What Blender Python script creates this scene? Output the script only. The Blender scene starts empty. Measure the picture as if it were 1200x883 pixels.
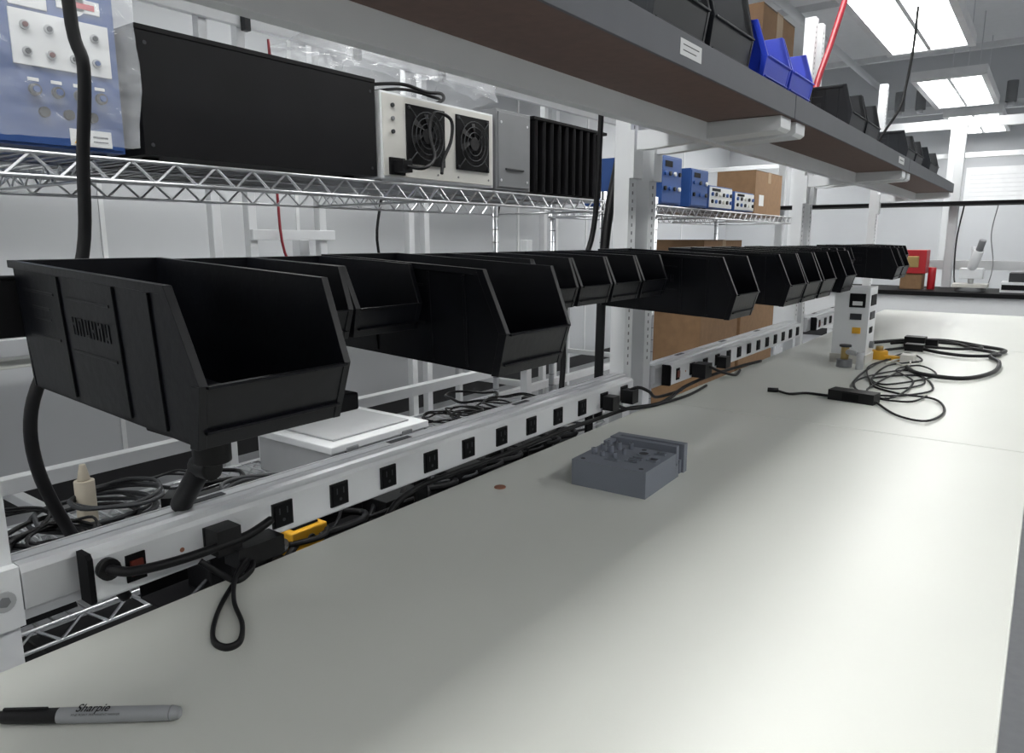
import bpy, bmesh, math, random
from mathutils import Vector, Matrix, noise
random.seed(7)
D = bpy.data
SC = bpy.context.scene

# ---------------------------------------------------------------- materials
def mat(name, col, rough=.5, metal=0., var=.05, scale=12., bump=0., bscale=200., emit=None, estr=0., alpha=1., trans=0., spec=.5):
    m = D.materials.new(name); m.use_nodes = True
    nt = m.node_tree; N = nt.nodes; L = nt.links
    p = N['Principled BSDF']
    tc = N.new('ShaderNodeTexCoord'); no = N.new('ShaderNodeTexNoise')
    no.inputs['Scale'].default_value = scale; no.inputs['Detail'].default_value = 4
    L.new(tc.outputs['Object'], no.inputs['Vector'])
    cr = N.new('ShaderNodeValToRGB')
    cr.color_ramp.elements[0].position = .3; cr.color_ramp.elements[1].position = .7
    cr.color_ramp.elements[0].color = (*[c*(1-var) for c in col], 1)
    cr.color_ramp.elements[1].color = (*[min(1, c*(1+var)) for c in col], 1)
    L.new(no.outputs['Fac'], cr.inputs['Fac']); L.new(cr.outputs['Color'], p.inputs['Base Color'])
    p.inputs['Roughness'].default_value = rough; p.inputs['Metallic'].default_value = metal
    p.inputs['Specular IOR Level'].default_value = spec
    if bump > 0:
        n2 = N.new('ShaderNodeTexNoise'); n2.inputs['Scale'].default_value = bscale
        L.new(tc.outputs['Object'], n2.inputs['Vector'])
        b = N.new('ShaderNodeBump'); b.inputs['Strength'].default_value = bump; b.inputs['Distance'].default_value = .002
        L.new(n2.outputs['Fac'], b.inputs['Height']); L.new(b.outputs['Normal'], p.inputs['Normal'])
    if emit:
        p.inputs['Emission Color'].default_value = (*emit, 1); p.inputs['Emission Strength'].default_value = estr
    p.inputs['Alpha'].default_value = alpha
    p.inputs['Transmission Weight'].default_value = trans
    return m

M = dict(
 table=mat('laminate_offwhite', (.60,.61,.57), .40, var=.015, scale=3, bump=.05, bscale=500, spec=.5),
 white=mat('white_powdercoat', (.76,.775,.79), .38, var=.02),
 offw=mat('offwhite_plastic', (.62,.61,.57), .45, var=.03),
 alu=mat('aluminium', (.64,.65,.67), .35, .5, var=.04),
 chrome=mat('chrome_wire', (.62,.63,.65), .28, .95, var=.03),
 black=mat('black_plastic', (.006,.006,.007), .42, var=.15, bump=.1, spec=.3),
 blackm=mat('black_matte', (.004,.004,.005), .65, var=.15, spec=.18),
 binb=mat('black_bin_polypropylene', (.0034,.0038,.0058), .36, var=.2, scale=25, bump=.15, bscale=90, spec=.24),
 binw=mat('bin_embossing', (.0055,.006,.008), .40, var=.1, spec=.3),
 case=mat('black_case', (.0042,.0042,.0052), .55, var=.3, scale=6, spec=.2),
 cable=mat('cable_rubber', (.005,.005,.006), .5, spec=.28),
 grey=mat('grey_paint', (.19,.195,.205), .5),
 lgrey=mat('light_grey_plastic', (.42,.43,.44), .5),
 dgrey=mat('dark_grey_plastic', (.035,.037,.041), .5, spec=.3),
 binG=mat('dark_grey_bin_plastic', (.016,.018,.022), .45, spec=.3),
 block=mat('grey_printed_plastic', (.165,.18,.215), .55, var=.04, bump=.15, bscale=300),
 block_shade=mat('grey_printed_plastic_hole_shade', (.04,.042,.048), .7),  # darker copy of the block plastic, paints the shade inside holes and slots
 brown=mat('shelf_underside_brown', (.150,.095,.080), .6, var=.08, scale=60),
 sedge=mat('shelf_edge_grey', (.085,.09,.105), .5, var=.05),
 stop=mat('shelf_top_grey', (.30,.30,.31), .5),
 blue=mat('blue_paint', (.022,.070,.24), .4, var=.06),
 bluebin=mat('blue_bin_plastic', (.02,.055,.60), .35),
 label=mat('white_label', (.72,.73,.73), .5, var=.01),
 yellow=mat('yellow_plastic', (.80,.42,.03), .45),
 red=mat('red_plastic', (.42,.012,.02), .4),
 redtube=mat('red_tube', (.26,.012,.022), .4),
 card=mat('cardboard', (.24,.14,.07), .8, var=.08, scale=30),
 cardd=mat('cardboard_tape', (.31,.21,.12), .5),
 copper=mat('copper', (.45,.20,.13), .4, .8),
 beige=mat('beige_plastic', (.58,.52,.42), .5),
 wall=mat('wall_paint', (.54,.555,.575), .8, var=.02, scale=2),
 wallb=mat('baseboard_black', (.02,.02,.022), .6),
 floor=mat('floor_vinyl', (.27,.275,.29), .4, var=.05, scale=30),
 ceil=mat('ceiling_paint', (.80,.81,.82), .85, var=.02),
 lamp=mat('lamp_diffuser', (.9,.9,.9), .4, emit=(.985,.99,.97), estr=16.),
 lamph=mat('lamp_housing', (.74,.75,.76), .5),
 greyb=mat('pen_grey', (.28,.29,.30), .4),
 win=mat('poster_paper', (.82,.83,.84), .6, var=.04, scale=9),
 brass=mat('brass_fitting', (.45,.33,.14), .35, .8),
 orange=mat('rocker_switch_red', (.12,.018,.010), .35),
 wrap=mat('clear_plastic_film', (.85,.87,.9), .10, alpha=.22, bump=.6, bscale=25),
)

# ---------------------------------------------------------------- mesh builder
class B:
    def __init__(s):
        s.bm = bmesh.new(); s.mats = []; s.T = Matrix.Identity(4)
    def mi(s, m):
        m = M[m] if isinstance(m, str) else m
        if m not in s.mats: s.mats.append(m)
        return s.mats.index(m)
    def v(s, p): return s.bm.verts.new(s.T @ Vector(p))
    def f(s, vs, m, smooth=False):
        try: fc = s.bm.faces.new(vs)
        except ValueError: return
        fc.material_index = s.mi(m); fc.smooth = smooth
    def quad(s, pts, m): s.f([s.v(p) for p in pts], m)
    def hexa(s, P, m):
        v = [s.v(p) for p in P]
        for q in ((0,3,2,1),(4,5,6,7),(0,1,5,4),(1,2,6,5),(2,3,7,6),(3,0,4,7)):
            s.f([v[i] for i in q], m)
    def box(s, x0,x1,y0,y1,z0,z1, m):
        s.hexa([(x0,y0,z0),(x1,y0,z0),(x1,y1,z0),(x0,y1,z0),(x0,y0,z1),(x1,y0,z1),(x1,y1,z1),(x0,y1,z1)], m)
    def prism(s, poly, axis, a, b, m):
        def P(p, t):
            if axis == 'y': return (p[0], t, p[1])
            if axis == 'x': return (t, p[0], p[1])
            return (p[0], p[1], t)
        A = [s.v(P(p,a)) for p in poly]; C = [s.v(P(p,b)) for p in poly]
        n = len(poly)
        s.f(A[::-1], m); s.f(C, m)
        for i in range(n): s.f([A[i], A[(i+1)%n], C[(i+1)%n], C[i]], m)
    def cyl(s, p0, p1, r, m, n=12, r2=None, caps=True):
        p0, p1 = Vector(p0), Vector(p1); r2 = r if r2 is None else r2
        d = (p1-p0).normalized()
        a = d.orthogonal().normalized(); c = d.cross(a)
        A=[];C=[]
        for i in range(n):
            t = 2*math.pi*i/n; o = a*math.cos(t)+c*math.sin(t)
            A.append(s.v(p0+o*r)); C.append(s.v(p1+o*r2))
        for i in range(n): s.f([A[i],A[(i+1)%n],C[(i+1)%n],C[i]], m, n>5)
        if caps: s.f(A[::-1], m); s.f(C, m)
    def tube(s, pts, r, m, n=6, sub=6, flat=1.):
        P = [Vector(p) for p in pts]
        if sub > 1 and len(P) > 2:
            Q = [P[0]]+P+[P[-1]]; out=[]
            for i in range(1, len(Q)-2):
                a,b,c,d = Q[i-1],Q[i],Q[i+1],Q[i+2]
                for k in range(sub):
                    t=k/sub
                    out.append(.5*((2*b)+(c-a)*t+(2*a-5*b+4*c-d)*t*t+(3*b-a-3*c+d)*t**3))
            out.append(P[-1]); P = out
        rings=[]; nrm=None
        for i,p in enumerate(P):
            d = (P[min(i+1,len(P)-1)]-P[max(i-1,0)])
            if d.length < 1e-9: d = Vector((0,0,1))
            d.normalize()
            if nrm is None: nrm = d.orthogonal().normalized()
            nrm = (nrm - d*nrm.dot(d))
            nrm = nrm.normalized() if nrm.length > 1e-6 else d.orthogonal().normalized()
            c = d.cross(nrm)
            rings.append([s.v(p+(nrm*math.cos(2*math.pi*k/n)+c*math.sin(2*math.pi*k/n)*flat)*r) for k in range(n)])
        for i in range(len(rings)-1):
            for k in range(n):
                s.f([rings[i][k],rings[i][(k+1)%n],rings[i+1][(k+1)%n],rings[i+1][k]], m, True)
        s.f(rings[0][::-1], m); s.f(rings[-1], m)
    def coil(s, c, Rr, turns, r, m, tilt=.1, jit=.012):
        pts=[]
        for i in range(int(turns*10)):
            t=2*math.pi*i/10; q=Rr*(1+random.uniform(-.12,.12))
            pts.append((c[0]+q*math.cos(t), c[1]+q*math.sin(t)*1.1, c[2]+r+abs(random.uniform(0,jit))+ .004*(i/10)))
        s.tube(pts, r, m, 6, 4)
    def done(s, name, bevel=0., parent=None, seg=2):
        bmesh.ops.recalc_face_normals(s.bm, faces=s.bm.faces)
        me = D.meshes.new(name); s.bm.to_mesh(me); s.bm.free()
        for m in s.mats: me.materials.append(m)
        o = D.objects.new(name, me); SC.collection.objects.link(o)
        if bevel > 0:
            md = o.modifiers.new('bevel','BEVEL'); md.width = bevel; md.segments = seg
            md.limit_method='ANGLE'; md.angle_limit=math.radians(40); md.harden_normals=False
        if parent: o.parent = parent
        return o

# ---------------------------------------------------------------- room
RX0,RX1,RY0,RY1,RZ = -3.9,4.2,-3.2,10.6,3.5
b=B(); b.box(RX0-.1,RX1+.1,RY0-.1,RY1+.1,-.1,0,'floor'); b.done('floor')
b=B(); b.box(RX0-.1,RX1+.1,RY0-.1,RY1+.1,RZ,RZ+.1,'ceil'); b.done('ceiling')
b=B(); b.box(RX0-.1,RX0,RY0,RY1,0,RZ,'wall'); b.done('wall_left')
b=B(); b.box(RX1,RX1+.1,RY0,RY1,0,RZ,'wall'); b.done('wall_right')
b=B(); b.box(RX0,RX1,RY1,RY1+.1,0,RZ,'wall'); b.done('wall_far')
b=B(); b.box(RX0,RX1,RY0-.1,RY0,0,RZ,'wall'); b.done('wall_near')
b=B(); b.box(RX0,RX0+.015,RY0,RY1,0,.11,'wallb'); b.done('baseboard_left')
b=B(); b.box(RX0+.02,RX1,RY1-.015,RY1,0,.11,'wallb'); b.done('baseboard_far')
b=B()
for y in (-.6,.6,1.8,3.0,4.2,5.4,6.6,7.8,9.0): b.box(RX0,RX0+.006,y-.012,y+.012,.11,RZ,'lamph')
b.box(RX0,RX0+.02,RY0,RY1,1.05,1.09,'lamph')
b.done('trim_left')

# ---------------------------------------------------------------- lamps
def lamp(x,y,z,w,l):
    b=B()
    b.box(x-w/2,x+w/2,y-l/2,y+l/2,z+.03,z+.07,'lamph')
    for s0,s1,t0,t1 in ((-w/2,-w/2+.04,-l/2,l/2),(w/2-.04,w/2,-l/2,l/2),(-w/2+.04,w/2-.04,-l/2,-l/2+.06),(-w/2+.04,w/2-.04,l/2-.06,l/2)):
        b.box(x+s0,x+s1,y+t0,y+t1,z,z+.03,'lamph')
    b.box(x-.012,x+.012,y-l/2+.06,y+l/2-.06,z+.004,z+.03,'lamph')
    for q in (-1,1):
        xa,xb = (x-w/2+.04,x-.012) if q<0 else (x+.012,x+w/2-.04)
        b.box(xa,xb,y-l/2+.06,y+l/2-.06,z+.012,z+.029,'lamp')
        b.cyl((x,y+q*l*.35,z+.07),(x,y+q*l*.35,RZ),.004,'alu',6)
    b.done('ceiling_lamp')
for x in (-.78,1.7,-2.9):
    for y in (-1.9,.3,2.6,4.9,7.35,9.4):
        if x==-2.9 and y in (.3,4.9): continue
        if x==-.78 and y<3: zz=2.7
        else: zz=2.5 if x==-.78 else 2.75
        lamp(x,y,zz,.5,1.5)

# ---------------------------------------------------------------- main workbench row
TZ=.90
def bench_top(name,x0,x1,y0,y1):
    b=B(); b.box(x0,x1,y0,y1,TZ-.03,TZ,'table')
    b.box(x0+.06,x1-.06,y0+.06,y1-.06,TZ-.075,TZ-.031,'white')
    for y in (y0+.10,y1-.14):
        b.box(x1-.14,x1-.09,y,y+.04,.03,TZ-.075,'white')
        b.box(x0+.05,x0+.10,y,y+.04,.03,TZ-.075,'white')
        b.box(x0+.05,x1-.09,y,y+.04,.12,.16,'white')
        b.cyl((x1-.115,y+.02,0),(x1-.115,y+.02,.03),.02,'black'); b.cyl((x0+.075,y+.02,0),(x0+.075,y+.02,.03),.02,'black')
    b.done(name,.003)
SEAM=[-1.40,.13,1.66,3.19,4.72]
for i in range(4):
    bench_top('workbench_table',-.756,0.008,SEAM[i]+.0015,SEAM[i+1]-.0015)

def upright(y):
    b=B()
    b.box(-.875,-.835,y-.02,y+.02,.02,2.15,'white')
    for k in range(60):
        z=.99+k*.019
        b.box(-.8352,-.8345,y-.003,y+.003,z,z+.008,'grey')
    b.box(-.93,-.78,y-.03,y+.03,0,.02,'white')
    b.done('bench_upright_post',.003)
P0=.240
PY=[-1.3,.05,P0,1.63,1.74,3.14,3.25,4.66]
for y in PY: upright(y)

def rail(y0,y1,outlets):
    b=B()
    z0,z1=.908,.970
    prof=[(-.826,z0),(-.826,z0+.012),(-.820,z0+.014),(-.820,z1-.008),(-.824,z1),(-.838,z1),(-.838,z1-.006),(-.842,z1-.006),(-.842,z1),(-.858,z1),(-.858,z1-.006),(-.862,z1-.006),(-.862,z1),(-.872,z1-.003),(-.872,z0)]
    b.prism(prof,'y',y0,y1,'alu')
    n=int((y1-y0)/.35)
    for k in range(n):
        y=y0+.2+k*.35; b.box(-.856,-.844,y,y+.05,z1+.0002,z1+.0012,'dgrey')
    b.done('bench_rail',.0012)
    b=B(); s0,s1=outlets[0]-.142,min(outlets[-1]+.05,y1-.01)
    prof=[(-.819,.912),(-.797,.912),(-.795,.915),(-.795,.962),(-.799,.967),(-.819,.967)]
    b.prism(prof,'y',s0,s1,'white')
    b.prism([(p[0]+(.001 if p[0]>-.81 else 0),p[1]+(.001 if p[1]>.93 else -.001)) for p in prof],'y',s0-.006,s0,'blackm')
    for i,y in enumerate(outlets):
        b.box(-.7955,-.792,y-.016,y+.016,.922,.956,'black')
        b.box(-.7925,-.7905,y-.0135,y+.0135,.9245,.9535,'blackm')
        for q in (-.006,.006): b.box(-.7906,-.7902,y+q-.001,y+q+.001,.940,.949,'dgrey')
        b.cyl((-.7907,y,.932),(-.7901,y,.932),.0025,'dgrey',8)
    ys=outlets[0]-.098
    b.box(-.7955,-.793,ys-.011,ys+.011,.922,.954,'blackm'); b.box(-.7935,-.790,ys-.007,ys+.007,.929,.947,'orange')
    b.cyl((-.7955,ys+.055,.938),(-.7945,ys+.055,.938),.003,'copper',8)
    b.done('power_strip',.0008)
rail(P0+.022,1.608,[.463+.0975*k for k in range(12)][:12])
rail(1.762,3.118,[1.95+.0975*k for k in range(12)])
rail(3.272,4.638,[3.47+.0975*k for k in range(12)])
rail(-1.278,.028,[-1.05+.0975*k for k in range(10)])
b=B(); b.box(-.8345,-.8205,.075,P0+.021,.905,.970,'white'); b.cyl((-.8205,P0+.004,.938),(-.8185,P0+.004,.938),.011,'lgrey',20); b.cyl((-.8185,P0+.004,.938),(-.8178,P0+.004,.938),.006,'grey',6)
b.done('rail_joint_plate',.002)

# overhead shelf
SB=1.555
def overhead(y0,y1):
    b=B()
    b.box(-.745,-.478,y0,y1,SB,SB+.0015,'brown')
    b.box(-.745,-.478,y0,y1,SB+.0016,SB+.045,'stop')
    b.box(-.4779,-.473,y0,y1,SB-.001,SB+.047,'sedge')
    b.box(-.665,-.642,y0,y1,SB-.040,SB-.0001,'white')
    b.done('overhead_shelf',.001)
for i in range(4): overhead(SEAM[i]+.002, SEAM[i+1]-.002)
def bracket(y):
    b=B()
    b.prism([(-.8345,SB-.045),(-.8345,SB-.001),(-.746,SB-.001),(-.666,SB-.001),(-.666,SB-.036),(-.79,SB-.045)],'y',y-.012,y+.012,'white')
    b.prism([(-.6415,SB-.036),(-.6415,SB-.001),(-.482,SB-.001),(-.482,SB-.024),(-.49,SB-.030)],'y',y-.035,y+.035,'white')
    b.box(-.8345,-.822,y-.024,y+.024,SB-.11,SB-.0,'white')
    b.done('shelf_bracket',.001)
for y in PY: 
    if y!=.05: bracket(y)
b=B(); b.box(-.4729,-.4722,1.06,1.14,1.569,1.592,'label')
for k in range(2): b.box(-.4722,-.4721,1.07,1.13-.01*k,1.584-.008*k,1.5855-.008*k,'dgrey')
b.done('shelf_label')
b=B(); b.box(-.4729,-.4722,2.95,3.06,1.569,1.592,'label'); b.box(-.4722,-.4721,2.97,3.04,1.579,1.582,'dgrey'); b.done('shelf_label')

# ---------------------------------------------------------------- storage bins (hopper front, opening to +X)
def bin_(name,xb,y0,w,h,l,ztop,m='binb',me='binw',tilt=0.):
    b=B(); t=.0028; tp=.007*w/.14
    pr=[(.006,0),(l*.955,0),(l,.42*h),(l*.90,h),(0,h)]
    def side(s):
        def yy(z,off): 
            o = tp*(1-z/h)+off
            return y0+o if s<0 else y0+w-o
        A=[b.v((xb+p[0],yy(p[1],0),ztop-h+p[1]-tilt*p[0])) for p in pr]
        C=[b.v((xb+p[0],yy(p[1],t),ztop-h+p[1]-tilt*p[0])) for p in pr]
        n=len(pr); b.f(A,m); b.f(C[::-1],m)
        for i in range(n): b.f([A[i],A[(i+1)%n],C[(i+1)%n],C[i]],m)
        def hx8(q,mm): b.hexa([q[0],q[1],q[3],q[2],q[4],q[5],q[7],q[6]],mm)
        P=[]
        for pp in ((0,h),(l*.90,h)):
            for dz in (0,-.007):
                for o in (0,-.004):
                    P.append((xb+pp[0],yy(pp[1],o),ztop-h+pp[1]+dz-tilt*pp[0]))
        hx8(P,m)
        P=[(l*.90,h),(l,.42*h),(l*.955,0)]
        for a,c in ((0,1),(1,2)):
            q=[]
            for pp in (P[a],P[c]):
                for dx in (.001,-.010):
                    for o in (-.0045,t):
                        q.append((xb+pp[0]+dx,yy(pp[1],o),ztop-h+pp[1]-tilt*pp[0]))
            hx8(q,m)
        for fx in (.30,.62,.80):
            q=[]
            for z in (.04*h,.93*h):
                for dx in (-.002,.002):
                    for o in (-.002,.0):
                        q.append((xb+l*fx+dx,yy(z,o),ztop-h+z-tilt*l*fx))
            hx8(q,m)
        def pad(x0,x1,z0,z1,o,mm):
            q=[]
            for z in (z0,z1):
                for x in (x0,x1):
                    for of in (-o,0): q.append((xb+l*x,yy(z*h,of),ztop-h+z*h-tilt*l*x))
            hx8(q,mm)
        pad(.06,.26,.78,.80,.0010,me); pad(.06,.26,.44,.46,.0010,me); 
        pad(.34,.59,.78,.80,.0010,me); pad(.34,.59,.40,.42,.0010,me)
        # blocky moulded lettering: each character is two strokes and a bar
        for k in range(6):
            xa=.355+.038*k
            pad(xa,xa+.007,.53,.66,.0009,me); pad(xa+.018,xa+.025,.53,.66,.0009,me)
            zz=(.60,.64,.53,.58,.62,.55)[k]; pad(xa+.007,xa+.018,zz,zz+.022,.0009,me)
        for k in range(2): pad(.10,.22,.58+.08*k,.60+.08*k,.0006,me)
    side(-1); side(1)
    zb=ztop-h
    def hx(x0,x1,z0,z1,mm=m):
        q=[]
        for z in (z0,z1):
            for x in (x0,x1):
                for s in (0,1):
                    o=tp*(1-z/h)
                    q.append((xb+x, (y0+o) if s==0 else (y0+w-o), zb+z-tilt*x))
        b.hexa([q[0],q[1],q[3],q[2],q[4],q[5],q[7],q[6]],mm)
    hx(.006,l*.955,0,t); hx(0,t,0,h); 
    q=[]
    for z,x in ((0,l*.955),(.42*h,l)):
        for dx in (-t,0):
            for s in (0,1):
                o=tp*(1-z/h); q.append((xb+x+dx,(y0+o) if s==0 else (y0+w-o),zb+z-tilt*x))
    b.hexa([q[0],q[1],q[3],q[2],q[4],q[5],q[7],q[6]],m)
    for z in (.40,.10):
        x=l*(.955+.045*z/.42)
        q=[]
        for dz in (0,.02):
            for dx in (-.001,.005):
                for s in (0,1):
                    o=tp*(1-z)+.001
                    q.append((xb+x+dx,(y0+o) if s==0 else (y0+w-o),zb+(z+dz)*h-tilt*x))
        b.hexa([q[0],q[1],q[3],q[2],q[4],q[5],q[7],q[6]],m)
    b.box(xb-.004,xb+.001,y0+.01,y0+w-.01,ztop-.014,ztop,m)
    return b.done(name,.0012,seg=1)

XB=-.812
def small(y): bin_('storage_bin_black',XB,y,.105,.080,.190,1.279,tilt=.045)
def large(y,l=.315,w=.14,z=1.281): bin_('storage_bin_black',XB,y,w,.125,l,z,tilt=.050)
large(.286,w=.145)
for y in (.441,.552): small(y)
large(.665)
for y in (.815,.925,1.04,1.155,1.27): small(y)
large(1.43)
large(1.80); large(1.955); 
large(2.12)
small(2.27); large(2.39)
for y in (2.545,2.66,2.775,2.89,3.01): small(y)
large(3.30); large(3.46)
for y in (3.62,3.74,3.86,3.98,4.1,4.22,4.34): small(y)
b=B()
for y0,y1 in ((.263,1.66),(1.665,4.6)):
    b.box(-.834,-.817,y0,y1,1.205,1.262,'blackm')
    b.box(-.834,-.8165,y0,y1,1.262,1.2655,'blackm')
b.done('bin_hanging_rail',.001)
b=B()
b.box(-.815,-.70,.40,.62,1.085,1.108,'blackm'); b.box(-.80,-.72,.43,.58,1.108,1.124,'black')
b.cyl((-.765,.45,1.085),(-.765,.45,1.045),.022,'black',14); b.cyl((-.79,.45,1.035),(-.847,.45,.972),.013,'black',12)
b.cyl((-.765,.45,1.035),(-.80,.45,1.035),.014,'black',12)
b.prism([(.40,1.108),(.35,1.125),(.35,1.132),(.41,1.120)],'x',-.80,-.72,'blackm')
b.box(-.822,-.814,.45,.55,1.09,1.205,'blackm')
b.done('monitor_arm_mount',.003)

# ---------------------------------------------------------------- cables on the bench
b=B()
b.tube([(-.796,.334,.948),(-.780,.335,.949),(-.770,.350,.945),(-.768,.392,.940),(-.768,.44,.938),(-.770,.49,.938),(-.775,.53,.945)],.0055,'cable',8)
b.cyl((-.796,.334,.948),(-.786,.334,.948),.012,'black',16)
b.box(-.792,-.765,.448,.480,.925,.957,'black')
b.box(-.7895,-.757,.470,.535,.903,.928,'black')
b.tube([(-.776,.43,.925),(-.757,.447,.906),(-.735,.452,.9035),(-.745,.478,.905),(-.763,.488,.908),(-.714,.424,.9035),(-.674,.385,.9035),(-.64,.362,.903),(-.617,.361,.903),(-.616,.376,.903),(-.645,.398,.903),(-.69,.418,.906),(-.735,.450,.909),(-.765,.49,.915),(-.775,.515,.922)],.0042,'cable',8,8,flat=.6)
b.done('power_cord_loop')
b=B()
b.tube([(-.778,.70,.80),(-.776,.735,.885),(-.784,.80,.906),(-.783,.88,.909),(-.782,1.0,.907),(-.780,1.117,.909),(-.784,1.25,.908),(-.782,1.40,.905),(-.775,1.52,.905),(-.74,1.60,.905),(-.745,1.70,.9055),(-.77,1.85,.906),(-.775,2.05,.906),(-.76,2.25,.906),(-.74,2.4,.906)],.0048,'cable',8)
b.tube([(-.79,1.44,.935),(-.775,1.45,.93),(-.765,1.5,.91),(-.75,1.56,.905),(-.735,1.62,.905),(-.72,1.75,.905),(-.73,1.9,.905)],.0036,'cable',8)
b.tube([(-.79,1.53,.94),(-.76,1.54,.955),(-.75,1.58,.94),(-.765,1.66,.91),(-.76,1.8,.905)],.004,'cable',8)
b.box(-.790,-.763,1.425,1.455,.918,.95,'black'); b.box(-.790,-.76,1.515,1.545,.918,.95,'black')
b.tube([(-.79,1.95,.93),(-.76,1.96,.95),(-.73,2.0,.93),(-.72,2.1,.906),(-.74,2.2,.904)],.004,'cable',8)
b.box(-.790,-.75,1.94,1.99,.916,.955,'black'); b.box(-.790,-.76,2.13,2.17,.916,.95,'black')
b.done('bench_power_cable')
b=B(); b.tube([(-.92,.43,2.15),(-.94,.43,1.9),(-.95,.426,1.573),(-.945,.433,1.50),(-.952,.425,1.4),(-.95,.412,1.284),(-.95,.37,1.18),(-.95,.336,1.103),(-.95,.335,1.03),(-.95,.36,.946),(-.945,.39,.88),(-.95,.42,.83)],.0075,'cable',10)
b.done('hanging_cable')
b=B(); b.tube([(-.91,1.78,2.15),(-.915,1.76,1.8),(-.915,1.72,1.55),(-.91,1.66,1.4),(-.905,1.62,1.25),(-.9,1.60,1.0),(-.9,1.6,.85)],.012,'cable',10)
b.tube([(-.93,1.64,2.15),(-.93,1.64,1.8),(-.93,1.63,1.5),(-.93,1.60,1.3),(-.94,1.50,1.15),(-.92,1.46,1.0),(-.92,1.44,.85)],.007,'cable',10)
b.done('cable_bundle')

b=B()
b.T=Matrix.Translation((-.365,1.955,.9))@Matrix.Rotation(math.radians(-8),4,'Z')
b.box(-.055,.055,-.024,.024,.0,.026,'black'); b.box(-.02,.02,-.0245,.0245,.004,.022,'blackm')
b.T=Matrix.Identity(4)
Z=.9035
thin=lambda L:[(x,y,Z+random.uniform(0,.004)) for x,y in L]
b.tube(thin([(-.565,1.945),(-.552,1.95),(-.512,1.918),(-.481,1.966),(-.419,1.955)]),.0035,'cable')
b.cyl((-.575,1.94,.906),(-.55,1.95,.906),.006,'black',8)
b.tube(thin([(-.315,1.955),(-.249,1.834),(-.185,1.803),(-.164,1.938),(-.199,2.072),(-.291,2.106),(-.373,2.217),(-.385,2.555),(-.309,2.713),(-.384,2.884),(-.423,2.488),(-.399,2.124),(-.294,2.001),(-.276,2.288),(-.350,2.486),(-.30,2.6),(-.24,2.45),(-.33,2.2),(-.38,2.3),(-.28,2.42),(-.22,2.2),(-.30,2.05),(-.36,2.1),(-.33,2.55)]),.0028,'cable')
b.tube(thin([(-.40,2.7),(-.43,2.5),(-.38,2.25),(-.31,2.15),(-.25,2.3),(-.31,2.5),(-.37,2.42),(-.41,2.2),(-.35,2.02),(-.25,2.0),(-.22,2.1)]),.0025,'cable')
b.done('power_adapter')
b=B()
Z=.907
b.tube(thin([(-.551,3.024),(-.485,3.160),(-.405,3.25),(-.295,3.300),(-.176,3.217),(-.097,3.120),(-.133,2.951),(-.10,2.8),(-.105,2.577),(-.17,2.42),(-.28,2.42),(-.33,2.55)]),.0065,'cable',8)
b.tube(thin([(-.42,3.16),(-.36,3.28),(-.26,3.25),(-.20,3.12),(-.14,3.08),(-.11,2.98),(-.2,2.9),(-.3,2.95),(-.38,3.05)]),.006,'cable',8)
b.tube(thin([(-.45,2.9),(-.36,3.05),(-.24,3.07),(-.17,3.17),(-.25,3.22),(-.37,3.20),(-.46,3.08)]),.005,'cable',8)
b.box(-.42,-.35,3.10,3.16,.90,.938,'black'); b.box(-.35,-.31,3.11,3.15,.905,.932,'blackm'); b.box(-.40,-.34,2.98,3.03,.90,.925,'black')
b.done('extension_cord')
b=B(); Z=.9035
b.tube(thin([(-.40,2.60),(-.36,2.75),(-.31,2.68),(-.34,2.58),(-.39,2.66),(-.35,2.72),(-.33,2.62)]),.0032,'offw',6)
b.box(-.37,-.33,2.68,2.74,.90,.925,'offw')
b.done('white_charger_cable')

# tall white instrument on the bench
b=B()
x0,x1,y0,y1=-.56,-.455,2.56,2.68
b.box(x0,x1,y0,y1,.905,1.15,'white')
b.box(x0-.003,x1+.003,y0-.003,y1+.003,.90,.93,'offw')
b.box(x0+.045,x1-.012,y0-.004,y0,1.085,1.13,'blackm'); b.box(x0+.055,x1-.02,y0-.006,y0-.004,1.092,1.105,'label')
b.box(x0+.05,x1-.02,y0-.004,y0,1.045,1.065,'dgrey'); b.box(x0+.06,x1-.02,y0-.004,y0,1.0,1.02,'yellow')
b.box(x1,x1+.003,y0+.02,y1-.02,1.09,1.125,'blackm'); b.box(x1,x1+.003,y0+.02,y1-.03,1.045,1.07,'dgrey'); b.box(x1,x1+.003,y0+.03,y1-.05,1.0,1.02,'blackm')
b.cyl((x1,y0+.06,.96),(x1+.012,y0+.06,.96),.012,'grey',14)
b.cyl((x0+.03,y0+.03,1.15),(x0+.03,y0+.03,1.17),.008,'black',12)
b.cyl((-.50,2.48,.90),(-.50,2.48,.925),.024,'grey',16); b.cyl((-.50,2.48,.925),(-.50,2.48,.965),.012,'brass',12)
b.cyl((-.50,2.48,.95),(-.46,2.46,.95),.009,'alu',10); b.cyl((-.50,2.48,.95),(-.50,2.556,.95),.009,'alu',10)
b.cyl((-.50,2.48,.965),(-.50,2.48,.972),.018,'dgrey',10)
b.cyl((-.45,2.455,.90),(-.45,2.455,.955),.011,'alu',12)
b.done('benchtop_instrument',.003)
b=B(); b.cyl((-.44,2.72,.90),(-.44,2.72,.93),.03,'yellow',6); b.box(-.43,-.37,2.70,2.73,.90,.915,'yellow'); b.cyl((-.44,2.72,.93),(-.44,2.72,.945),.012,'brass',10)
b.done('brass_regulator_fitting',.002)

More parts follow.
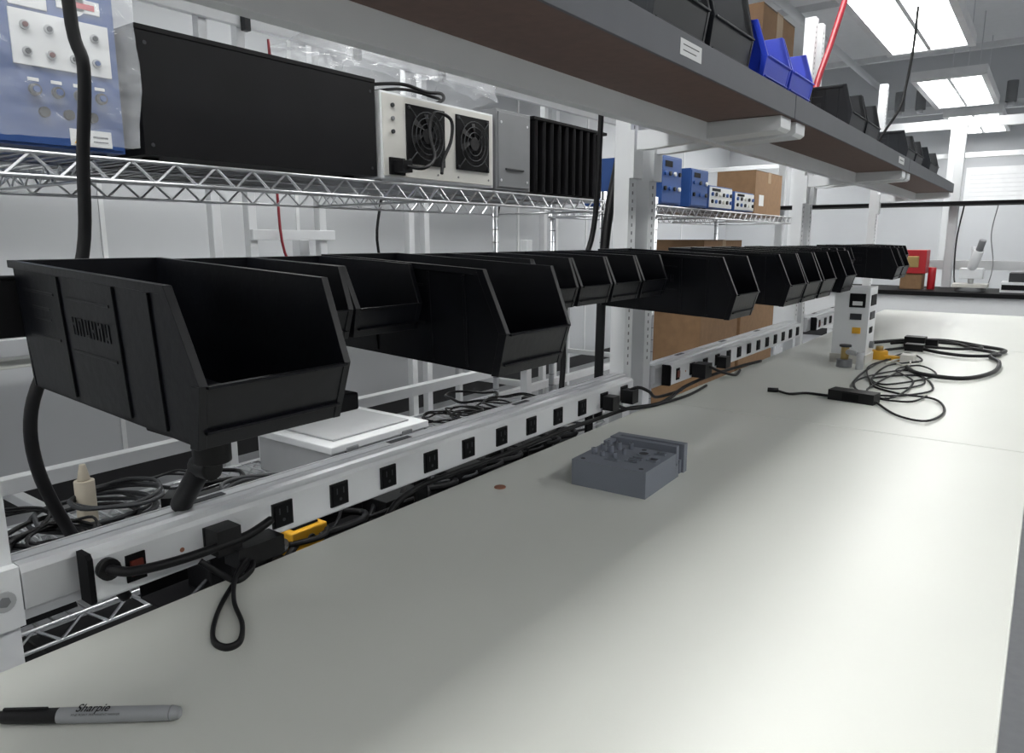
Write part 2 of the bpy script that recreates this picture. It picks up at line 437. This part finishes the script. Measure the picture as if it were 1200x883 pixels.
# ---------------------------------------------------------------- grey machined block
b=B()
b.T=Matrix.Translation((-.541,1.080,.9))@Matrix.Rotation(math.radians(2),4,'Z')
hx,hy,h=.066,.088,.044
zt=h-.0001
b.box(-hx,hx,-hy,.036,0,h,'block')
b.box(-hx,hx-.016,.0361,.052,0,h-.010,'block')
b.box(hx-.0159,hx,.0361,.050,0,h-.022,'block')
b.box(-hx,hx-.006,.0521,.064,0,h+.007,'block')
b.box(-hx,hx-.004,.0641,.073,0,h-.020,'block')
b.box(-hx,hx,.0731,hy,0,h+.007,'block')
b.box(-hx,-hx+.012,.026,.0520,zt,h+.005,'block')
b.box(-hx,-hx+.012,.0640,.0732,h-.021,h+.007,'block')
for px,py,r,hh in ((-.050,-.040,.005,.010),(-.032,-.045,.004,.008),(-.045,-.015,.0055,.011),(-.028,-.020,.004,.013),(-.048,.010,.0045,.011),(-.012,-.040,.0035,.008),(-.026,.006,.0045,.013),(-.006,-.016,.003,.010),(-.010,.020,.004,.010),(-.036,.024,.003,.009)):
    b.cyl((px,py,zt),(px,py,h+hh),r,'block',16); b.cyl((px,py,h+hh),(px,py,h+hh+.0002),r*.5,'block_shade',12)
# pocket rims; slot depth is only shade painted as a flat dark fill
def slot(x0,x1,y0,y1):
    e=.002
    b.box(x0,x1,y0,y0+e,zt,h+.002,'block'); b.box(x0,x1,y1-e,y1,zt,h+.002,'block')
    b.box(x0,x0+e,y0+e,y1-e,zt,h+.002,'block'); b.box(x1-e,x1,y0+e,y1-e,zt,h+.002,'block')
    b.box(x0+e,x1-e,y0+e,y1-e,zt,h+.0003,'block_shade')
slot(.012,.034,-.052,-.040); slot(.012,.034,-.034,-.022); slot(.040,.058,-.030,-.012); slot(-.020,.004,-.062,-.052); slot(.036,.056,.012,.024)
b.cyl((.022,.002,zt),(.022,.002,h+.0015),.012,'block',28); b.cyl((.022,.002,h+.0015),(.022,.002,h+.0018),.008,'block_shade',24)
for px,py,r in ((-.052,-.075,.004),(.052,-.075,.004),(.012,.026,.0045)):
    b.cyl((px,py,zt),(px,py,h+.0003),r,'block_shade',14)  # flat dark discs, hole shade put into the colour
b.done('machined_fixture_block',.0008)

b=B(); b.cyl((-.69,.906,.9),(-.69,.906,.9015),.0095,'copper',24); b.cyl((-.69,.906,.9015),(-.69,.906,.9018),.0075,'copper',24); b.done('copper_coin',.0003)

# ---------------------------------------------------------------- marker pen
pen=D.objects.new('marker_pen',None); SC.collection.objects.link(pen)
pen.location=(-.611,.231,.9066); a=math.atan2(.094,.118); pen.rotation_euler=(0,0,a)
def lathe(b,prof,m,n=20):
    for i in range(len(prof)-1):
        b.cyl((prof[i][0],0,0),(prof[i+1][0],0,0),prof[i][1],m,n,prof[i+1][1],caps=(i in (0,len(prof)-2)))
b=B(); lathe(b,[(-.0755,.0020),(-.074,.0048),(-.070,.0056),(-.050,.0060),(-.026,.0064),(-.0255,.0062)],'black'); b.box(-.070,-.034,-.0012,.0012,.005,.0078,'black')
b.done('cap',parent=pen)
b=B(); lathe(b,[(-.0254,.0062),(-.024,.0065),(.060,.0064),(.069,.0060),(.074,.0050),(.0755,.0030)],'greyb'); lathe(b,[(-.0257,.0058),(-.0252,.0058)],'black')
b.cyl((.067,0,0),(.068,0,0),.0063,'grey',20)
b.done('barrel',parent=pen)
for txt,sz,dx,dy in (('Sharpie',.0092,-.010,-.0003),('FINE POINT PERMANENT MARKER',.0026,-.012,-.0042)):
    cu=D.curves.new('print','FONT'); cu.body=txt; cu.size=sz; cu.shear=.35 if sz>.005 else 0
    if sz>.005: cu.offset=.0001
    cu.materials.append(M['black']); t=D.objects.new('ink_print',cu); SC.collection.objects.link(t); t.parent=pen
    t.rotation_euler=(math.radians(30),0,0); t.location=(dx,-.0035+dy*.8,.0060+dy*.5)

# ---------------------------------------------------------------- chrome wire racks
def wire_rack(name,x0,x1,y0,y1,levels,ztop):
    b=B()
    for x in (x0+.015,x1-.015):
        for y in (y0+.015,y1-.015):
            b.cyl((x,y,.02),(x,y,ztop),.0125,'chrome',12)
            b.cyl((x,y,0),(x,y,.02),.018,'grey',12)
            for k in range(int(ztop/.05)):
                b.cyl((x,y,.04+k*.05),(x,y,.043+k*.05),.0131,'grey',12,caps=False)
    for z in levels:
        for x in (x0,x1):
            b.cyl((x,y0,z),(x,y1,z),.0036,'chrome',8); b.cyl((x,y0,z-.036),(x,y1,z-.036),.0036,'chrome',8)
            n=int((y1-y0)/.078)
            for k in range(n):
                ya=y0+(y1-y0)*k/n; yb=y0+(y1-y0)*(k+.5)/n; yc=y0+(y1-y0)*(k+1)/n
                b.cyl((x,ya,z-.036),(x,yb,z),.0028,'chrome',5,caps=False); b.cyl((x,yb,z),(x,yc,z-.036),.0028,'chrome',5,caps=False)
        for y in (y0,y1):
            b.cyl((x0,y,z),(x1,y,z),.0034,'chrome',8); b.cyl((x0,y,z-.034),(x1,y,z-.034),.0034,'chrome',8)
        for y in (y0+(y1-y0)*.33,y0+(y1-y0)*.66):
            b.cyl((x0,y,z-.034),(x1,y,z-.034),.003,'chrome',6)
            for k in range(8):
                xa=x0+(x1-x0)*k/8; xm=x0+(x1-x0)*(k+.5)/8; xc=x0+(x1-x0)*(k+1)/8
                b.cyl((xa,y,z-.034),(xm,y,z-.002),.002,'chrome',4,caps=False); b.cyl((xm,y,z-.002),(xc,y,z-.034),.002,'chrome',4,caps=False)
        n=int((y1-y0)/.026)
        for k in range(1,n):
            y=y0+(y1-y0)*k/n
            b.cyl((x0,y,z+.002),(x1,y,z+.002),.0020,'chrome',5,caps=False)
        for x in (x0+(x1-x0)/3,x0+(x1-x0)*2/3): b.cyl((x,y0,z-.002),(x,y1,z-.002),.0026,'chrome',6)
    b.done(name)
wire_rack('wire_shelving_rack',-1.82,-1.30,-.25,2.36,(.20,.66,1.435),1.47)
wire_rack('wire_shelving_rack',-1.82,-1.30,2.75,4.75,(.20,1.435),1.47)
SZ=1.4395
b=B(); X=-1.30
b.box(-1.62,X-.01,.40,.655,SZ+.006,1.70,'blue'); 
b.box(X-.0099,X-.004,.405,.650,SZ+.01,1.695,'blue')
b.box(X-.0039,X-.001,.495,.640,1.565,1.645,'label')
b.box(X-.0039,X-.001,.497,.55,1.650,1.69,'label')
for i in range(4):
    for j in range(2):
        y=.515+.034*i; z=1.585+.038*j
        b.cyl((X-.001,y,z),(X+.002,y,z),.007,'lgrey',16); b.cyl((X+.002,y,z),(X+.005,y,z),.004,('dgrey','orange','dgrey','blue')[(i+j)%4],12)
for i in range(4):
    y=.52+.033*i; b.cyl((X-.004,y,1.53),(X+.003,y,1.53),.009,'dgrey',14); b.cyl((X+.003,y,1.53),(X+.008,y,1.53),.005,'blue',12)
    b.box(X-.0039,X-.003,y-.008,y+.008,1.543,1.548,'label')
for i in range(3):
    y=.53+.036*i; b.cyl((X-.004,y,1.498),(X+.003,y,1.498),.008,'blackm',14)
b.box(X-.0039,X-.0015,.565,.630,SZ+.012,1.478,'label')
b.prism([(.570,1.455),(.592,1.455),(.581,1.474)],'x',X-.0016,X-.0008,'yellow'); b.box(X-.0016,X-.0008,.60,.624,1.466,1.469,'dgrey'); b.box(X-.0016,X-.0008,.60,.624,1.459,1.461,'dgrey')
b.cyl((X-.004,.59,1.670),(X-.0015,.59,1.670),.018,'label',24); b.box(X-.0039,X-.0015,.565,.63,1.660,1.680,'label'); b.box(X-.0016,X-.0008,.575,.622,1.665,1.674,'red')
for y in (.42,.635):
    b.cyl((-1.36,y,SZ),(-1.36,y,SZ+.006),.012,'black',10); b.cyl((-1.58,y,SZ),(-1.58,y,SZ+.006),.012,'black',10)
b.box(-1.55,-1.35,.50,.53,1.70,1.715,'dgrey')
b.done('blue_gas_control_unit',.004)
def film(name,x0,x1,y0,y1,z0,z1,amp=.012,seed=0):
    bm=bmesh.new()
    def crumple(p): 
        q=Vector((p.x*9,p.y*9,p.z*9+seed)); n=noise.noise_vector(q)+.6*noise.noise_vector(q*2.7)+.3*noise.noise_vector(q*6)
        return p+n*amp
    bmesh.ops.create_cube(bm,size=1)
    bmesh.ops.subdivide_edges(bm,edges=bm.edges,cuts=20,use_grid_fill=True)
    bmesh.ops.delete(bm,geom=[f for f in bm.faces if f.calc_center_median().z<-.49],context='FACES')
    for v in bm.verts:
        p=Vector(((x0+x1)/2+v.co.x*(x1-x0),(y0+y1)/2+v.co.y*(y1-y0),(z0+z1)/2+v.co.z*(z1-z0)))
        v.co=crumple(p)
    me=D.meshes.new(name); bm.to_mesh(me); bm.free(); me.materials.append(M['wrap'])
    o=D.objects.new(name,me); SC.collection.objects.link(o); return o
film('plastic_wrap_film',-1.64,-1.272,.385,.668,1.455,1.735,.008,1)

b=B()
b.box(-1.72,-1.30,.685,1.235,SZ+.008,1.655,'case')
b.box(-1.721,-1.299,.684,1.236,1.6551,1.664,'case')
for y in (.72,1.19):
    for x in (-1.35,-1.67): b.cyl((x,y,SZ),(x,y,SZ+.008),.015,'black',12)
for y in (.70,1.22):
    for z in (1.465,1.635): b.cyl((-1.300,y,z),(-1.2988,y,z),.0035,'dgrey',10)
b.done('black_equipment_case',.003)
# white power supply with two fans
b=B(); X=-1.305
b.box(-1.72,X,1.255,1.685,SZ+.006,1.645,'white')
b.box(X,X+.003,1.26,1.68,SZ+.012,1.640,'offw')
for yc in (1.405,1.59):
    zc=1.555; r=.062; f=X+.003
    b.box(f,f+.004,yc-r-.008,yc+r+.008,zc-r-.008,zc+r+.008,'blackm')
    for rr in (.058,.044,.030):
        pts=[(f+.010,yc+rr*math.cos(2*math.pi*k/24),zc+rr*math.sin(2*math.pi*k/24)) for k in range(25)]
        b.tube(pts,.0014,'dgrey',5,1)
    b.cyl((f+.004,yc,zc),(f+.010,yc,zc),.018,'black',20)
    for k in range(7):
        a=2*math.pi*k/7; a2=a+.55
        p=[(f+.0045,yc+.017*math.cos(a),zc+.017*math.sin(a)),(f+.0045,yc+.054*math.cos(a2),zc+.054*math.sin(a2)),(f+.0085,yc+.054*math.cos(a2+.35),zc+.054*math.sin(a2+.35)),(f+.0085,yc+.017*math.cos(a+.5),zc+.017*math.sin(a+.5))]
        b.quad(p,'black')
    for sy in (-1,1):
        for sz in (-1,1):
            b.cyl((f+.004,yc+sy*.062,zc+sz*.062),(f+.008,yc+sy*.062,zc+sz*.062),.004,'dgrey',10)
            b.tube([(f+.009,yc+sy*.060,zc+sz*.060),(f+.010,yc+sy*.040,zc+sz*.040)],.0016,'dgrey',5,1)
for i,z in enumerate((1.615,1.585,1.555)):
    b.cyl((X+.003,1.290,z),(X+.009,1.290,z),.005,'grey' if i%2 else 'dgrey',12)
b.box(X+.003,X+.010,1.275,1.325,1.455,1.495,'blackm'); b.box(X+.010,X+.04,1.285,1.318,1.46,1.488,'black')
for y in (1.45,1.53,1.66): b.cyl((X+.003,y,1.465),(X+.005,y,1.465),.003,'grey',8)
for y in (1.29,1.65):
    for x in (-1.36,-1.66): b.cyl((x,y,SZ),(x,y,SZ+.006),.012,'black',10)
b.tube([(X+.04,1.30,1.474),(X+.065,1.33,1.47),(X+.055,1.38,1.50),(X+.035,1.385,1.56),(X+.03,1.41,1.61),(X+.04,1.46,1.60),(X+.045,1.455,1.55),(X+.05,1.42,1.50),(X+.06,1.40,1.462)],.0045,'cable',8)
b.tube([(X-.2,1.24,1.672),(X-.1,1.27,1.668),(X+.01,1.31,1.665),(X+.03,1.38,1.655),(X+.02,1.45,1.662),(X-.05,1.52,1.66),(X-.2,1.55,1.66)],.0045,'cable',8)
b.tube([(X-.2,1.30,1.655),(X-.02,1.33,1.66),(X+.02,1.42,1.650),(X-.03,1.5,1.66)],.004,'cable',8)
b.done('rack_power_supply',.002)
film('clear_plastic_bag',-1.60,-1.33,1.18,1.74,1.69,1.775,.022,5)
b=B()
b.box(-1.70,-1.305,1.70,1.868,SZ+.004,1.665,'grey'); b.box(-1.305,-1.302,1.708,1.860,SZ+.012,1.658,'grey')
for z in (1.47,1.63):
    b.cyl((-1.302,1.72,z),(-1.300,1.72,z),.004,'alu',10); b.cyl((-1.302,1.848,z),(-1.300,1.848,z),.004,'alu',10)
b.box(-1.302,-1.298,1.74,1.83,1.50,1.505,'dgrey')
for y in (1.72,1.85):
    for x in (-1.34,-1.66): b.cyl((x,y,SZ),(x,y,SZ+.004),.01,'black',8)
b.done('grey_controller_box',.003)
b=B()
b.box(-1.68,-1.335,1.885,2.33,SZ+.004,1.665,'blackm')
for k in range(10):
    y=1.89+k*.0443; b.prism([(-1.335,y),(-1.305,y+.003),(-1.300,y+.010),(-1.305,y+.018),(-1.335,y+.021)],'z',SZ+.006,1.662,'case')
b.box(-1.69,-1.30,1.882,2.333,1.658,1.668,'blackm')
for y in (1.9,2.28):
    for x in (-1.38,-1.66): b.cyl((x,y,SZ),(x,y,SZ+.004),.01,'black',8)
b.done('finned_heat_sink_unit',.002)
def instrument(name,y0,y1,z,h,face,top,xf=-1.31,d=.36):
    b=B(); b.box(xf-d,xf,y0,y1,z+.006,z+h,top); b.box(xf,xf+.004,y0+.006,y1-.006,z+.012,z+h-.006,face)
    n=max(2,int((y1-y0)/.05))
    for i in range(n):
        y=y0+.03+(y1-y0-.06)*i/(n-1)
        for j in range(2): b.cyl((xf+.004,y,z+h*.35+j*h*.3),(xf+.012,y,z+h*.35+j*h*.3),.009,('black','blue','dgrey','offw')[(i+j)%4],12)
    b.box(xf+.004,xf+.006,y0+.03,y0+.03+(y1-y0)*.35,z+h*.78,z+h*.9,'blackm')
    for y in (y0+.02,y1-.02):
        for x in (xf-.03,xf-d+.03): b.cyl((x,y,z),(x,y,z+.006),.01,'black',8)
    b.done(name,.003)
instrument('blue_signal_unit',2.80,3.0,SZ,.20,'blue','blue')
instrument('blue_signal_unit',3.10,3.30,SZ,.17,'blue','blue')
instrument('white_signal_unit',3.32,3.62,SZ,.11,'label','blue')
instrument('white_signal_unit',3.66,3.95,SZ,.10,'label','blue')
def carton(name,x0,x1,y0,y1,z0,z1):
    b=B(); b.box(x0,x1,y0,y1,z0,z1,'card')
    b.box(x0-.001,x1+.001,(y0+y1)/2-.025,(y0+y1)/2+.025,z1-.06,z1+.001,'cardd')
    if y1-y0>.3: b.box(x1,x1+.0015,y0+.07,y0+.15,z0+.05,z0+.11,'label')
    b.box(x0,x1,(y0+y1)/2-.001,(y0+y1)/2+.001,z1,z1+.002,'dgrey')
    b.box(x1,x1+.001,y0+.002,y1-.002,z1-.004,z1-.002,'dgrey')
    b.done(name,.003)
carton('cardboard_box',-1.58,-1.36,4.12,4.60,SZ,1.68)
carton('cardboard_box',-1.76,-1.36,3.42,3.95,.206,1.30)
carton('cardboard_box',-1.76,-1.36,4.0,4.6,.206,1.22)
LZ=.6645
b=B()
b.prism([(-1.73,1.16),(-1.42,1.16),(-1.42,1.50),(-1.73,1.50)],'z',LZ,.765,'lgrey')
b.box(-1.74,-1.41,1.15,1.51,.765,.785,'white'); b.box(-1.70,-1.45,1.19,1.47,.785,.791,'lgrey')
for y in (1.22,1.42): b.box(-1.42,-1.407,y-.02,y+.02,.745,.775,'grey')
b.done('white_plastic_case',.008)
def adapter(name,x,y,a,l=.11,w=.05,h=.035,z=LZ):
    b=B(); b.T=Matrix.Translation((x,y,z))@Matrix.Rotation(a,4,'Z')
    b.box(-l/2,l/2,-w/2,w/2,0,h,'black'); b.box(-l/2+.02,l/2-.02,-w/2-.001,w/2+.001,.006,h-.006,'blackm'); b.box(-l*.25,l*.25,-w*.3,w*.3,h,h+.0006,'dgrey')
    b.tube([(l/2,0,h/2),(l/2+.04,.01,h/2),(l/2+.05,.03,.01)],.003,'cable'); b.done(name,.004)
for i,(x,y,a) in enumerate([(-1.36,.28,.4),(-1.5,.5,1.2),(-1.37,.66,-.3),(-1.6,.88,.8),(-1.40,.95,1.3),(-1.37,1.08,1.5),(-1.42,1.70,.5),(-1.5,1.92,1.1),(-1.4,2.12,.2),(-1.6,1.62,.3)]):
    adapter('dark_power_brick',x,y,a,.12+.03*(i%3),.055+.01*(i%2),.04+.02*(i%3))
b=B()
for i in range(34):
    x=random.uniform(-1.72,-1.34); y=random.uniform(0,2.2)
    if .95<y<1.68 : continue
    b.coil((x,y,LZ+.045+random.uniform(0,.03)),random.uniform(.05,.11),random.uniform(1.2,3),random.choice((.003,.004,.005)),random.choice(('cable','cable','cable','cable','dgrey','dgrey','cable')))
b.done('coiled_cable_pile')
b=B()
b.cyl((-1.62,.655,LZ),(-1.62,.655,LZ+.13),.020,'beige',14); b.cyl((-1.62,.655,LZ+.13),(-1.62,.655,LZ+.165),.013,'beige',14,.006)
b.done('beige_bottle',.002)
b=B()
TY0=.46
b.box(-.995,-.885,TY0,1.57,.795,.799,'blackm'); b.box(-.998,-.9951,TY0,1.57,.795,.845,'blackm'); b.box(-.8849,-.881,TY0,1.57,.795,.82,'blackm')
for y in (.50,.9,1.5): b.box(-.8809,-.8761,y,y+.03,.80,.90,'blackm'); b.box(-.8761,-.874,y,y+.03,.80,.907,'blackm')
for i in range(13):
    y=TY0+.01+.078*i
    b.tube([(-.90-.02*random.random(),y,.805),(-.93,y+.06,.815+.02*random.random()),(-.97,y+.12,.812+.03*random.random()),(-.93-.04*random.random(),y+.2,.825),(-.90,y+.16,.83),(-.92-.05*random.random(),y+.08,.82)],.0035+.0015*(i%3),'cable' if i%6 else 'dgrey',6)
for y in (.52,.86,1.05,1.3): b.box(-.975,-.91,y,y+.10,.7995,.835+.01*random.random(),'black')
b.done('cable_tray',.001)
b=B(); b.box(-.985,-.92,.665,.735,.7995,.842,'yellow'); b.box(-.975,-.93,.675,.725,.842,.846,'blackm'); b.cyl((-.919,.70,.825),(-.915,.70,.825),.008,'black',12); b.done('yellow_cable_tester',.004)
b=B()
for i in range(7):
    y=.30+.19*i; b.tube([(-.80,y,.86-.02*(i%2)),(-.815,y+.03,.80),(-.825,y+.06,.70),(-.82,y+.10,.60),(-.80,y+.18,.62),(-.79,y+.22,.75),(-.785,y+.24,.86)],.004+.001*(i%3),'cable',6)
b.done('dangling_cable_loops')
b=B()
for y0,y1,h in ((.0,.5,.30),(.55,1.0,.22),(1.05,1.6,.33),(1.65,2.2,.25)):
    b.box(-1.75,-1.38,y0,y1,.206,.206+h*.9,'dgrey'); b.box(-1.76,-1.37,y0-.01,y1+.01,.206+h*.9,.206+h,'blackm')
b.done('storage_tote_row',.01)
b=B()
b.prism([(.36,LZ),(.36,.70),(.37,.725),(.40,.735),(.46,.73),(.49,.71),(.50,LZ)],'x',-1.42,-1.315,'blackm')
b.tube([(-1.36,.37,.73),(-1.36,.39,.77),(-1.36,.44,.775),(-1.36,.47,.725)],.006,'cable',8)
b.done('black_padded_bag',.01)

# ---------------------------------------------------------------- things on the overhead shelf
ST=1.603
def sbin(y,w,h,l,m='binG',me='dgrey',name='storage_bin_grey',xf=-.50):
    bin_(name,xf-l,y,w,h,l,ST+h,m,me)
sbin(1.03,.205,.165,.23); sbin(1.25,.205,.165,.23)
sbin(1.49,.16,.115,.22,'bluebin','blue','storage_bin_blue',xf=-.485); sbin(1.66,.17,.115,.22,'bluebin','blue','storage_bin_blue',xf=-.485)
sbin(2.30,.2,.13,.2); sbin(2.52,.2,.13,.2)
sbin(3.3,.2,.12,.2); sbin(3.52,.2,.12,.2); sbin(3.95,.3,.12,.2)
carton('small_cardboard_carton',-.735,-.62,1.86,2.12,ST,1.86)
b=B(); b.box(-.70,-.58,2.80,3.0,ST,1.68,'blackm'); b.box(-.69,-.59,2.82,2.98,1.68,1.692,'dgrey'); b.cyl((-.58,2.86,1.64),(-.572,2.86,1.64),.02,'grey',14); b.done('black_router_unit',.004)
b=B(); b.cyl((-.55,1.93,ST),(-.55,1.93,1.67),.035,'blackm',20); b.cyl((-.55,1.93,1.67),(-.55,1.93,1.695),.022,'dgrey',16); b.done('black_jar',.003)
carton('small_cardboard_carton',-.67,-.59,1.53,1.63,ST+.004,1.80)
b=B()
b.tube([(-.78,3.45,2.5),(-.78,3.40,2.35),(-.78,3.31,2.24),(-.79,3.18,2.05),(-.80,3.06,1.88),(-.81,3.05,1.75),(-.90,3.32,1.62),(-.90,3.39,1.56),(-.90,3.40,1.40),(-.90,3.38,1.2),(-.90,3.4,.95)],.012,'redtube',10)
b.done('red_hose')
b=B(); b.tube([(-.50,3.22,2.15),(-.50,3.2,2.0),(-.51,3.18,1.86),(-.52,3.15,1.78),(-.56,3.13,1.70),(-.60,3.12,1.61)],.005,'cable',8)
b.done('black_shelf_cable')

# ---------------------------------------------------------------- second bench row (behind the racks)
b=B()
for y in (-.6,.55,1.75,1.92,2.3,2.9,3.02,4.2,4.34,5.5,5.7):
    b.box(-2.84,-2.80,y-.02,y+.02,.02,2.35,'white'); b.box(-2.9,-2.74,y-.03,y+.03,0,.02,'white')
b.box(-3.5,-2.80,-.6,5.7,.87,.90,'table')
for y in (-.5,1.0,2.5,4.0,5.5): b.box(-3.46,-3.42,y,y+.04,0,.87,'white'); b.box(-3.42,-2.84,y,y+.04,.30,.34,'white')
b.box(-2.80,-2.76,-.6,5.7,.915,.975,'alu'); b.box(-2.80,-2.775,1.9,2.35,1.30,1.345,'white')
b.box(-2.80,-2.76,-.6,5.7,.28,.33,'white')
b.box(-3.10,-2.80,-.6,5.7,1.75,1.79,'lgrey')
b.box(-2.80,-2.77,-.6,5.7,2.16,2.20,'white')
for y in (.8,1.3,1.9,2.5,3.1): b.box(-2.77,-2.74,y,y+.03,2.14,2.20,'dgrey')
b.done('rear_workbench',.003)
b=B(); 
for y,w,h,m in ((3.45,.2,.2,'dgrey'),(3.8,.35,.1,'blackm'),(2.6,.25,.09,'blackm')):
    b.box(-3.2,-2.95,y,y+w,.9,.9+h*.8,m); b.box(-3.19,-2.96,y+.01,y+w-.01,.9+h*.8,.9+h,'grey'); b.box(-3.1,-3.0,y+.05,y+w-.05,.9+h,1.22,'grey')
b.done('desk_equipment',.006)
b=B()
b.box(-2.05,-2.01,-.25,2.9,.68,.72,'white'); b.box(-2.05,-2.01,-.25,2.9,.20,.24,'white')
for y in (-.25,1.55,2.86): b.box(-2.05,-2.01,y,y+.04,0,1.30,'white')
b.done('metal_support_frame',.002)
b=B(); b.tube([(-2.755,2.02,2.13),(-2.755,2.03,1.70),(-2.755,2.02,1.5),(-2.74,2.05,1.2),(-2.74,2.3,1.0)],.006,'redtube'); b.done('red_cable')
b=B()
for y in (2.62,3.6): b.tube([(-2.765,y,2.0),(-2.755,y+.03,1.6),(-2.755,y-.02,1.3),(-2.745,y+.05,1.0)],.007,'cable')
b.done('vertical_cable_set')

# ---------------------------------------------------------------- far bench
FY=6.6
b=B()
b.box(-3.0,2.2,FY,FY+.75,.865,.90,'blackm')
for x in (-2.9,-1.5,-.1,1.3,2.1):
    b.box(x,x+.05,FY+.05,FY+.10,0,.865,'white'); b.box(x,x+.05,FY+.65,FY+.70,0,.865,'white')
b.box(-2.9,2.15,FY+.04,FY+.06,.55,.865,'white')
for x in (-2.2,-.75,.9): b.box(x,x+.07,FY+.70,FY+.76,.0,2.3,'white')
b.box(-3.0,2.2,FY+.45,FY+.80,1.585,1.612,'blackm')
b.box(-3.0,2.2,FY+.76,FY+.79,1.05,1.13,'white')
b.box(-3.0,2.2,FY+.76,FY+.79,2.22,2.30,'white')
b.done('far_workbench',.003)
b=B()
b.box(-1.02,-.82,FY+.2,FY+.42,1.03,1.22,'red'); b.box(-1.00,-.84,FY+.22,FY+.40,.90,1.03,'card'); b.cyl((-.78,FY+.3,.90),(-.78,FY+.3,1.08),.03,'red',14); b.box(-.97,-.87,FY+.19,FY+.2,1.08,1.17,'brass')
b.done('red_tool_case',.01)
b=B()
b.cyl((-.5,FY+.25,.90),(-.5,FY+.25,.93),.10,'grey',20); b.cyl((-.5,FY+.25,.93),(-.5,FY+.25,1.25),.02,'alu',12); b.box(-.58,-.42,FY+.18,FY+.32,1.0,1.08,'white'); b.cyl((-.50,FY+.2,1.08),(-.46,FY+.15,1.22),.035,'white',14); b.cyl((-.46,FY+.15,1.22),(-.44,FY+.12,1.30),.025,'grey',12); b.box(-.62,-.38,FY+.16,FY+.34,.93,.96,'offw')
b.done('stereo_microscope',.004)
b=B()
b.box(-.30,.05,FY+.2,FY+.5,.90,.98,'white'); b.box(-.29,.04,FY+.195,FY+.2,.92,.96,'blackm'); b.box(-.25,-.05,FY+.22,FY+.45,.98,1.05,'dgrey'); b.done('bench_supply_unit',.005)
b=B(); b.tube([(-.64,FY+.68,1.58),(-.66,FY+.6,1.3),(-.64,FY+.5,1.0),(-.6,FY+.4,.91)],.006,'cable'); b.tube([(-.40,FY+.68,1.58),(-.42,FY+.6,1.35),(-.38,FY+.55,1.1),(-.4,FY+.45,.91)],.004,'grey'); b.done('far_bench_cable')
b=B(); b.box(-.95,-.30,RY1-.02,RY1-.002,1.75,2.16,'win'); 
for k in range(6): b.box(-.90,-.36,RY1-.022,RY1-.0201,1.81+k*.05,1.825+k*.05,'lamph')
b.done('wall_notice_poster')
b=B()
b.box(RX0,RX1,9.2,9.26,2.62,2.70,'white'); b.box(RX0,RX1,9.2,9.26,2.15,2.20,'white')
for x in (-2.6,-1.7,-1.0,-.1,.9,1.9): b.box(x,x+.07,9.14,9.2,0,2.9,'white')
for x in (-1.5,-1.3,-.5): b.cyl((x,9.1,2.66),(x,9.1,2.86),.05,'grey',14); b.cyl((x,9.1,2.62),(x,9.1,2.66),.03,'alu',12)
b.done('service_pipe_frame',.003)
b=B()
for x in (-2.0,.4,2.6): b.cyl((x,RY0,3.2),(x,RY1,3.2),.035,'white',12)
for y in (2,4.6,7.2,9.6): b.box(RX0,RX1,y-.03,y+.03,3.3,3.36,'lamph')
b.done('ceiling_conduit')

# ---------------------------------------------------------------- world, camera
w=D.worlds.new('World'); SC.world=w; w.use_nodes=True
w.node_tree.nodes['Background'].inputs[0].default_value=(.8,.85,.9,1); w.node_tree.nodes['Background'].inputs[1].default_value=.4
cam=D.cameras.new('Camera'); co=D.objects.new('Camera',cam); SC.collection.objects.link(co); SC.camera=co
cam.sensor_width=36; cam.lens=25.5; cam.clip_start=.02
co.location=(0,0,1.3); co.rotation_euler=(math.radians(79.34),0,math.radians(36.3))
SC.view_settings.view_transform='Standard'
